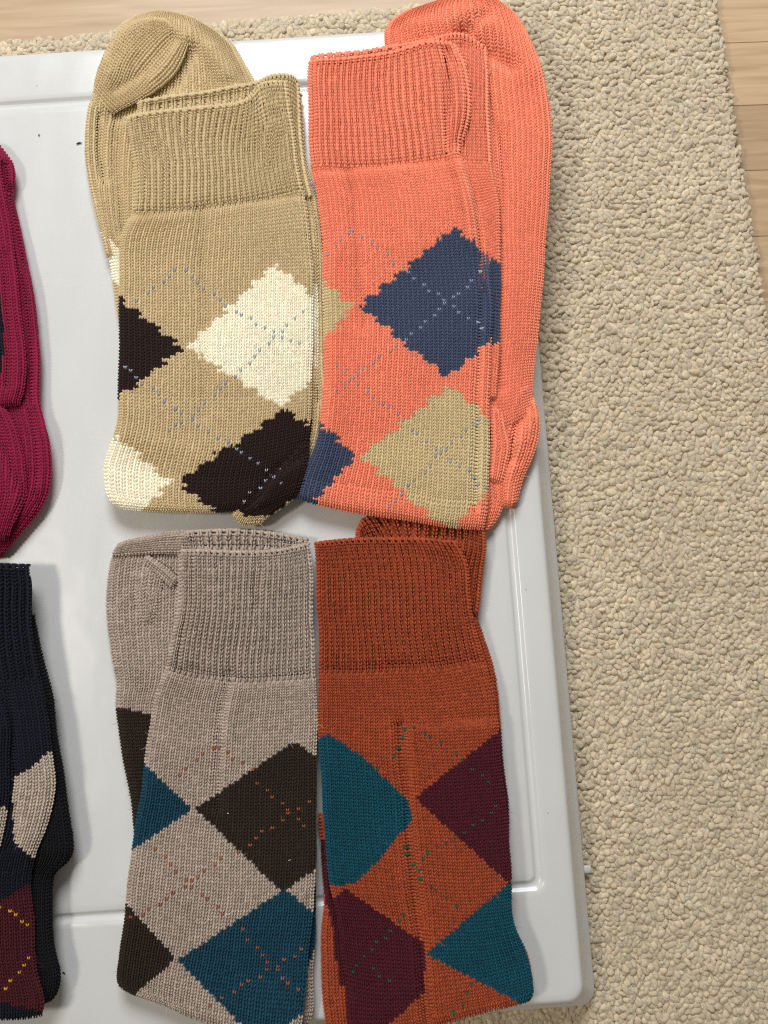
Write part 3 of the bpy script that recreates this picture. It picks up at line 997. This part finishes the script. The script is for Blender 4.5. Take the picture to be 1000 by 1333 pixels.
rd = [([(428, 956), (470, 984), (534, 1045), (537, 1066), (500, 1112), (462, 1152), (430, 1150), (400, 1080), (400, 968)], TEAL2, 'teal diamond'),
      ([(540, 1039), (648, 953), (770, 1045), (662, 1149)], PLUM, 'plum diamond'),
      ([(450, 1157), (554, 1230), (552, 1292), (505, 1336), (470, 1380), (400, 1333), (400, 1200)], PLUM, 'plum diamond'),
      ([(555, 1242), (664, 1149), (730, 1200), (730, 1310), (682, 1308)], TEAL2, 'teal diamond')]
rdots = [[(505, 990), (534, 943), (598, 986), (642, 1022)], [(654, 1046), (608, 1080), (554, 1114), (545, 1122)], [(522, 1098), (554, 1148), (598, 1184)],
         [(532, 1188), (454, 1268)], [(620, 1278), (588, 1322)], [(450, 1010), (500, 1000)], [(482, 1255), (512, 1282)]]
knit(rust, 'leg', [
    [(411, 706), (450, 702), (500, 701), (550, 702), (593, 705)],
    [(412, 735), (455, 734), (505, 733), (560, 733), (609, 738)],
    [(413, 800), (458, 800), (508, 800), (562, 798), (614, 798)],
    [(415, 872), (462, 872), (516, 870), (574, 866), (632, 856)],
    [(415, 920), (466, 920), (522, 920), (584, 918), (644, 914)],
    [(417, 985), (466, 988), (526, 990), (590, 988), (651, 984)],
    [(421, 1060), (470, 1062), (534, 1064), (598, 1062), (659, 1058)],
    [(428, 1130), (478, 1134), (540, 1138), (602, 1136), (664, 1132)],
    [(439, 1195), (488, 1198), (548, 1202), (608, 1202), (668, 1196)],
    [(447, 1260), (496, 1268), (556, 1270), (620, 1262), (688, 1248)],
    [(453, 1325), (500, 1326), (560, 1318), (624, 1304), (694, 1286)],
    [(458, 1400), (505, 1368), (565, 1336), (628, 1316), (688, 1302)]],
    7.0, 6.0, RUST, ends=(1.2, 5), side=(5, 5), cuff=3, diamonds=rd, dots=rdots, dot_colour=GREEN, dot_gap=13, keep=[(380, 690), (720, 690), (720, 946), (538, 946), (546, 1070), (557, 1200), (571, 1345), (571, 1430), (380, 1430)],
    creases=[([(412, 874), (632, 858)], 6, -0.9), ([(520, 945), (525, 1000), (532, 1070), (541, 1180), (552, 1260), (556, 1340)], 6.5, -3.8),
             ([(506, 945), (514, 1000), (522, 1070), (530, 1180), (541, 1260), (546, 1340)], 10, 0.8), ([(536, 960), (552, 1100), (566, 1260)], 10, 1.8),
             ([(550, 700), (590, 712)], 6, -1.0), ([(448, 1150), (455, 1290)], 7, -1.0)], **kw)
# the right half laps over the left along a long fold
knit(rust, 'lapped_fold', [
    [(524, 938), (586, 937), (646, 932)],
    [(530, 986), (592, 988), (651, 984)],
    [(538, 1062), (600, 1062), (659, 1058)],
    [(545, 1132), (605, 1136), (664, 1132)],
    [(552, 1200), (612, 1202), (668, 1196)],
    [(558, 1268), (622, 1262), (688, 1248)],
    [(563, 1318), (626, 1304), (694, 1286)],
    [(567, 1336), (630, 1316), (688, 1302)]],
    7.0, 8.4, RUST, ends=(5, 5), side=(4, 6), diamonds=rd, dots=rdots, dot_colour=GREEN, dot_gap=13, **kw)


# ---- taupe pair ----------------------------------------------------------
taupe = empty('sock_pair', unproj((290, 1000), 0))
tag(taupe, 'folded taupe grey argyle socks with dark brown and blue diamonds, beside the rust ones', 'socks', g)
kw = dict(mat=M_WOOL, wale=6.2, course=4.1, jitter=0.075, fuzz=0.24)
knit(taupe, 'foot', [
    [(162, 708), (190, 698), (225, 692), (258, 690)],
    [(146, 728), (185, 716), (225, 710), (262, 708)],
    [(139, 765), (180, 762), (225, 760), (262, 760)],
    [(141, 810), (182, 808), (225, 806), (262, 806)],
    [(147, 856), (185, 856), (225, 856), (262, 856)],
    [(153, 888), (185, 890), (220, 890), (255, 890)],
    [(152, 925), (180, 925), (210, 925), (240, 925)],
    [(160, 980), (185, 980), (210, 980), (235, 980)],
    [(172, 1040), (190, 1040), (210, 1040), (230, 1040)],
    [(178, 1090), (192, 1090), (210, 1090), (228, 1090)]], 0.5, 7.0, TAUPE, ends=(5, 2), side=(6, 4),
    diamonds=[([(130, 920), (160, 921), (200, 932), (270, 940), (270, 1110), (130, 1110)], DKBROWN, 'dark brown diamond')],
    creases=[([(158, 718), (225, 720)], 4, -2.0), ([(150, 706), (225, 702)], 7, 1.2), ([(192, 726), (205, 736), (224, 750)], 4, -2.4),
             ([(208, 752), (206, 764)], 4, -2.2), ([(185, 750), (200, 775)], 9, 1.6), ([(182, 790), (200, 812)], 5, -0.9),
             ([(155, 880), (190, 900)], 9, -0.8)], **kw)
knit(taupe, 'toe_fold', [
    [(147, 724), (156, 708)], [(170, 722), (174, 701)], [(200, 721), (204, 696)], [(226, 722), (230, 692)], [(246, 724), (250, 690)]],
    4.5, 5.0, TAUPE, ends=(3, 1), side=(2.0, 3.0), **kw)
knit(taupe, 'heel_fold', [
    [(190, 722), (186, 732)], [(206, 732), (200, 744)], [(220, 742), (214, 756)], [(232, 754), (226, 766)]], 5.0, 4.5, TAUPE, ends=(2, 1), side=(1.5, 3), **kw)
knit(taupe, 'heel_fold', [
    [(182, 744), (200, 738), (213, 748)], [(176, 766), (196, 762), (212, 764)], [(178, 790), (194, 790), (206, 786)], [(184, 812), (193, 812), (201, 806)]],
    4.0, 5.0, TAUPE, ends=(3, 4), side=(4, 2), **kw)
knit(taupe, 'back_leg', [
    [(350, 1150), (411, 1150)], [(350, 1200), (410, 1205)], [(350, 1260), (408, 1262)], [(350, 1310), (408, 1312)], [(345, 1330), (400, 1336)]],
    0, 6.5, TAUPE, ends=(2, 3), side=(2, 3), diamonds=[([(340, 1130), (420, 1130), (412, 1225), (399, 1265), (390, 1300), (340, 1330)], TEAL, 'blue diamond')], **kw)
knit(taupe, 'back_cuff', [
    [(238, 698), (250, 691), (310, 690), (360, 694), (402, 702)],
    [(236, 720), (255, 718), (310, 718), (360, 718), (404, 720)],
    [(234, 770), (255, 770), (310, 770), (360, 770), (406, 770)],
    [(230, 820), (255, 820), (310, 820), (360, 820), (406, 820)]], 3.0, 6.5, TAUPE, ends=(1.5, 2), side=(2, 2), cuff=3,
    creases=[([(245, 708), (310, 712), (390, 706)], 6, -1.2)], **kw)
ad = [([(254, 1053), (384, 965), (510, 1060), (368, 1162)], DKBROWN, 'dark brown diamond'),
      ([(250, 1053), (185, 992), (100, 1050), (172, 1107)], TEAL, 'blue diamond'),
      ([(231, 1250), (372, 1157), (480, 1255), (340, 1360)], TEAL, 'blue diamond'),
      ([(229, 1248), (165, 1177), (70, 1235), (176, 1294)], DKBROWN, 'dark brown diamond')]
adots = [[(228, 1012), (280, 970), (332, 1004)], [(200, 1098), (245, 1152), (296, 1192)], [(294, 1114), (223, 1166), (180, 1194)],
         [(330, 1014), (362, 1042), (404, 1080)], [(406, 1040), (328, 1095), (305, 1112)], [(312, 1205), (331, 1228), (390, 1294)], [(398, 1232), (300, 1294), (285, 1304)], [(172, 1192), (176, 1195)], [(272, 1312), (276, 1308)]]
knit(taupe, 'leg', [
    [(236, 716), (270, 716), (320, 719), (365, 715), (403, 707)],
    [(234, 745), (272, 746), (320, 747), (366, 744), (406, 738)],
    [(230, 800), (270, 802), (318, 803), (366, 801), (409, 797)],
    [(217, 866), (262, 878), (312, 882), (363, 880), (411, 876)],
    [(204, 905), (254, 914), (306, 918), (360, 916), (412, 914)],
    [(192, 965), (246, 970), (300, 974), (358, 974), (413, 972)],
    [(184, 1035), (240, 1040), (298, 1044), (356, 1044), (413, 1042)],
    [(172, 1110), (232, 1116), (292, 1120), (354, 1122), (411, 1120)],
    [(164, 1180), (224, 1188), (286, 1194), (348, 1196), (407, 1196)],
    [(156, 1240), (216, 1250), (278, 1260), (340, 1266), (400, 1268)],
    [(153, 1275), (210, 1292), (270, 1310), (332, 1326), (393, 1334)],
    [(166, 1290), (214, 1306), (268, 1330), (326, 1350), (383, 1362)]],
    6.5, 6.0, TAUPE, ends=(1.2, 5), side=(5, 5), cuff=3, diamonds=ad, dots=adots, dot_colour=ORANGE, dot_gap=13,
    creases=[([(217, 868), (312, 884), (414, 878)], 6, -0.8), ([(297, 880), (286, 930), (281, 1000), (284, 1050)], 7, -2.4), ([(305, 890), (296, 960)], 8, 0.9),
             ([(335, 720), (330, 790)], 9, -0.8), ([(250, 720), (244, 800), (230, 860)], 4, -0.9)], **kw)

# ---- burgundy pair, cut by the left border of the picture -----------------
burg = empty('sock_pair', unproj((0, 480), 0))
tag(burg, 'crumpled burgundy socks at the left edge, above the navy ones', 'socks', g)
kw = dict(mat=M_COTTON, wale=6.0, course=4.4, jitter=0.04)
knit(burg, 'foot', [
    [(-120, 185), (-60, 182), (-4, 186)],
    [(-120, 212), (-50, 212), (18, 215)],
    [(-120, 240), (-50, 240), (21, 238)],
    [(-120, 262), (-50, 262), (19, 260)],
    [(-110, 330), (-36, 330), (35, 330)],
    [(-100, 400), (-28, 400), (47, 400)],
    [(-90, 460), (-20, 460), (53, 460)],
    [(-85, 525), (-15, 525), (55, 525)],
    [(-80, 575), (-8, 575), (66, 576)],
    [(-80, 620), (-8, 620), (68, 620)],
    [(-80, 655), (-10, 655), (58, 655)],
    [(-80, 690), (-20, 692), (34, 688)],
    [(-80, 728), (-40, 728), (2, 724)]], 0, 9.0, BURG, ends=(3, 4), side=(2, 5),
    creases=[([(6, 215), (14, 255), (28, 340), (40, 430), (40, 520)], 4, -2.6), ([(60, 560), (58, 620), (30, 670)], 10, 1.2),
             ([(40, 530), (50, 600), (46, 650)], 6, -1.6)], **kw)
knit(burg, 'leg', [
    [(-110, 214), (-50, 210), (2, 208)],
    [(-110, 262), (-50, 262), (9, 262)],
    [(-100, 330), (-40, 330), (20, 330)],
    [(-95, 400), (-35, 400), (29, 400)],
    [(-90, 450), (-30, 450), (34, 450)],
    [(-90, 500), (-30, 500), (34, 500)],
    [(-90, 530), (-30, 532), (26, 528)]], 5.0, 8.0, BURG, ends=(2, 3), side=(2, 4),
    diamonds=[([(-120, 360), (-2, 366), (5, 420), (4, 480), (-6, 496), (-120, 500)], INK, 'navy blue diamond')],
    creases=[([(6, 330), (12, 420), (10, 500)], 6, -1.2)], **kw)
knit(burg, 'heel', [
    [(-90, 520), (-30, 520), (4, 528)],
    [(-90, 560), (-30, 556), (22, 560)],
    [(-90, 600), (-30, 598), (34, 600)],
    [(-90, 640), (-30, 640), (36, 640)],
    [(-90, 670), (-30, 672), (26, 672)],
    [(-90, 705), (-30, 706), (10, 704)]], 4.5, 9.0, BURG, ends=(4, 4), side=(2, 5),
    creases=[([(-10, 550), (10, 590), (34, 650)], 7, -1.4), ([(0, 610), (20, 640), (20, 690)], 6, 1.2)], dots=[[(4, 696), (12, 700)]], dot_colour=INK, **kw)

# ---- navy pair, cut by the left border -----------------------------------
navy = empty('sock_pair', unproj((10, 1050), 0))
tag(navy, 'dark navy argyle socks with stone grey and maroon diamonds at the left edge', 'socks', g)
kw = dict(mat=M_WOOL, wale=6.2, course=4.1, jitter=0.075, fuzz=0.24)
knit(navy, 'foot', [
    [(-100, 800), (0, 800), (44, 800)],
    [(-100, 850), (0, 850), (56, 848)],
    [(-100, 900), (0, 900), (69, 900)],
    [(-100, 960), (0, 960), (76, 960)],
    [(-100, 1030), (0, 1030), (88, 1030)],
    [(-100, 1085), (0, 1085), (97, 1092)],
    [(-100, 1112), (0, 1115), (92, 1116)],
    [(-100, 1135), (0, 1138), (72, 1138)],
    [(-100, 1180), (0, 1180), (68, 1180)],
    [(-100, 1225), (0, 1225), (72, 1226)],
    [(-100, 1262), (0, 1262), (80, 1264)],
    [(-100, 1288), (0, 1290), (76, 1290)],
    [(-100, 1302), (0, 1304), (64, 1303)]], 0, 15.0, lin((14, 14, 20)), ends=(3, 4), side=(2, 5), **kw)
nd = [([(17, 1014), (40, 1000), (67, 976), (100, 980), (100, 1050), (70, 1070), (46, 1120), (17, 1094)], STONE, 'stone grey diamond'),
      ([(-120, 1240), (-20, 1182), (0, 1174), (42, 1147), (60, 1180), (60, 1318), (-20, 1300)], MAROON, 'maroon diamond')]
knit(navy, 'leg', [
    [(-110, 738), (-40, 736), (37, 735)],
    [(-110, 770), (-40, 770), (43, 770)],
    [(-110, 830), (-40, 830), (46, 830)],
    [(-110, 885), (-36, 885), (54, 880)],
    [(-110, 930), (-30, 930), (62, 930)],
    [(-100, 980), (-20, 980), (70, 980)],
    [(-100, 1020), (-20, 1020), (74, 1020)],
    [(-100, 1070), (-25, 1070), (64, 1070)],
    [(-100, 1110), (-30, 1110), (46, 1112)],
    [(-100, 1150), (-35, 1150), (41, 1150)],
    [(-100, 1200), (-32, 1200), (46, 1200)],
    [(-100, 1260), (-28, 1262), (50, 1260)],
    [(-100, 1300), (-26, 1302), (58, 1300)],
    [(-100, 1325), (-26, 1326), (54, 1322)]], 10.0, 10.0, INK, ends=(1.5, 5), side=(2, 4.5), cuff=3, diamonds=nd,
    dots=[[(-2, 1176), (42, 1208)], [(44, 1244), (2, 1290)]], dot_colour=YELLOW, dot_gap=11.5,
    creases=[([(10, 900), (20, 1000), (16, 1100)], 6, -1.4), ([(30, 1160), (36, 1300)], 5, -0.8)], **kw)
knit(navy, 'front_fold', [
    [(-110, 905), (-50, 900), (2, 906)],
    [(-110, 940), (-50, 940), (15, 944)],
    [(-110, 990), (-50, 990), (14, 990)],
    [(-110, 1050), (-50, 1050), (11, 1050)],
    [(-110, 1090), (-50, 1090), (4, 1090)],
    [(-110, 1130), (-50, 1130), (-8, 1130)]], 14.0, 9.0, INK, ends=(4, 4), side=(2, 4.5),
    diamonds=[([(-120, 1000), (-20, 1060), (2, 1052), (40, 1050), (40, 1100), (-20, 1140)], STONE, 'stone grey diamond')], **kw)

for pr, ml_ in ((coral, M_COTTON), (tan, M_COTTON), (rust, M_WOOL), (taupe, M_WOOL), (burg, M_COTTON), (navy, M_WOOL)):
    fuzz_part(pr, ml_)

# ------------------------------------------------------------------ crumbs on the lid
def crumb(px, py, l, wd, ang, mat, label, name='crumb', z=0.0006):
    n_ = 7
    V = []
    c_ = unproj((px, py), z)
    for s, r_ in ((0.0, 0.0), (0.15, 0.7), (0.5, 1.0), (0.85, 0.6), (1.0, 0.0)):
        for k_ in range(n_):
            a = 2 * math.pi * k_ / n_
            x = (s - 0.5) * l
            y = math.cos(a) * wd * (r_ + 0.05) * 0.5 + 0.15 * l * math.sin(3 * s)
            zz = math.sin(a) * wd * (r_ + 0.05) * 0.4
            V.append((c_[0] + x * math.cos(ang) - y * math.sin(ang), c_[1] + x * math.sin(ang) + y * math.cos(ang), c_[2] + zz))
    Q_ = []
    for r_ in range(4):
        for k_ in range(n_):
            k2 = (k_ + 1) % n_
            Q_.append((r_ * n_ + k_, r_ * n_ + k2, (r_ + 1) * n_ + k2, (r_ + 1) * n_ + k_))
    o = mesh_np(name, np.array(V), np.array(Q_), mat)
    tag(o, label, name)
    return o
crumb(103, 187, 0.0034, 0.0009, 0.2, M_CRUMB, 'dark crumb on the white lid left of the tan socks')
crumb(51, 176, 0.0012, 0.0007, 0.9, M_CRUMB, 'tiny speck on the lid above the burgundy socks')
crumb(83, 1267, 0.0018, 0.0007, -0.6, M_CRUMB, 'tiny dark speck on the lid beside the navy socks')

crumb(250, 172, 0.0022, 0.0004, 1.0, M_LINT, 'pale bit of thread on the ribbed cuff of the tan socks', 'lint', 0.0140)
crumb(377, 1120, 0.0014, 0.0005, 0.3, M_LINT, 'white lint low on the dark brown diamond of the taupe socks', 'lint', 0.0136)
crumb(297, 1059, 0.0008, 0.0005, 0.3, M_LINT, 'tiny white lint speck near the left point of the taupe socks brown diamond', 'lint', 0.0136)
SC.render.engine = 'CYCLES'
SC.cycles.use_denoising = False
SC.cycles.filter_width = 1.2
tot = sum(len(o.data.loops) - 2 * len(o.data.polygons) for o in SC.objects if o.type == 'MESH')
print('TRIANGLES', tot, 'loops', nl)
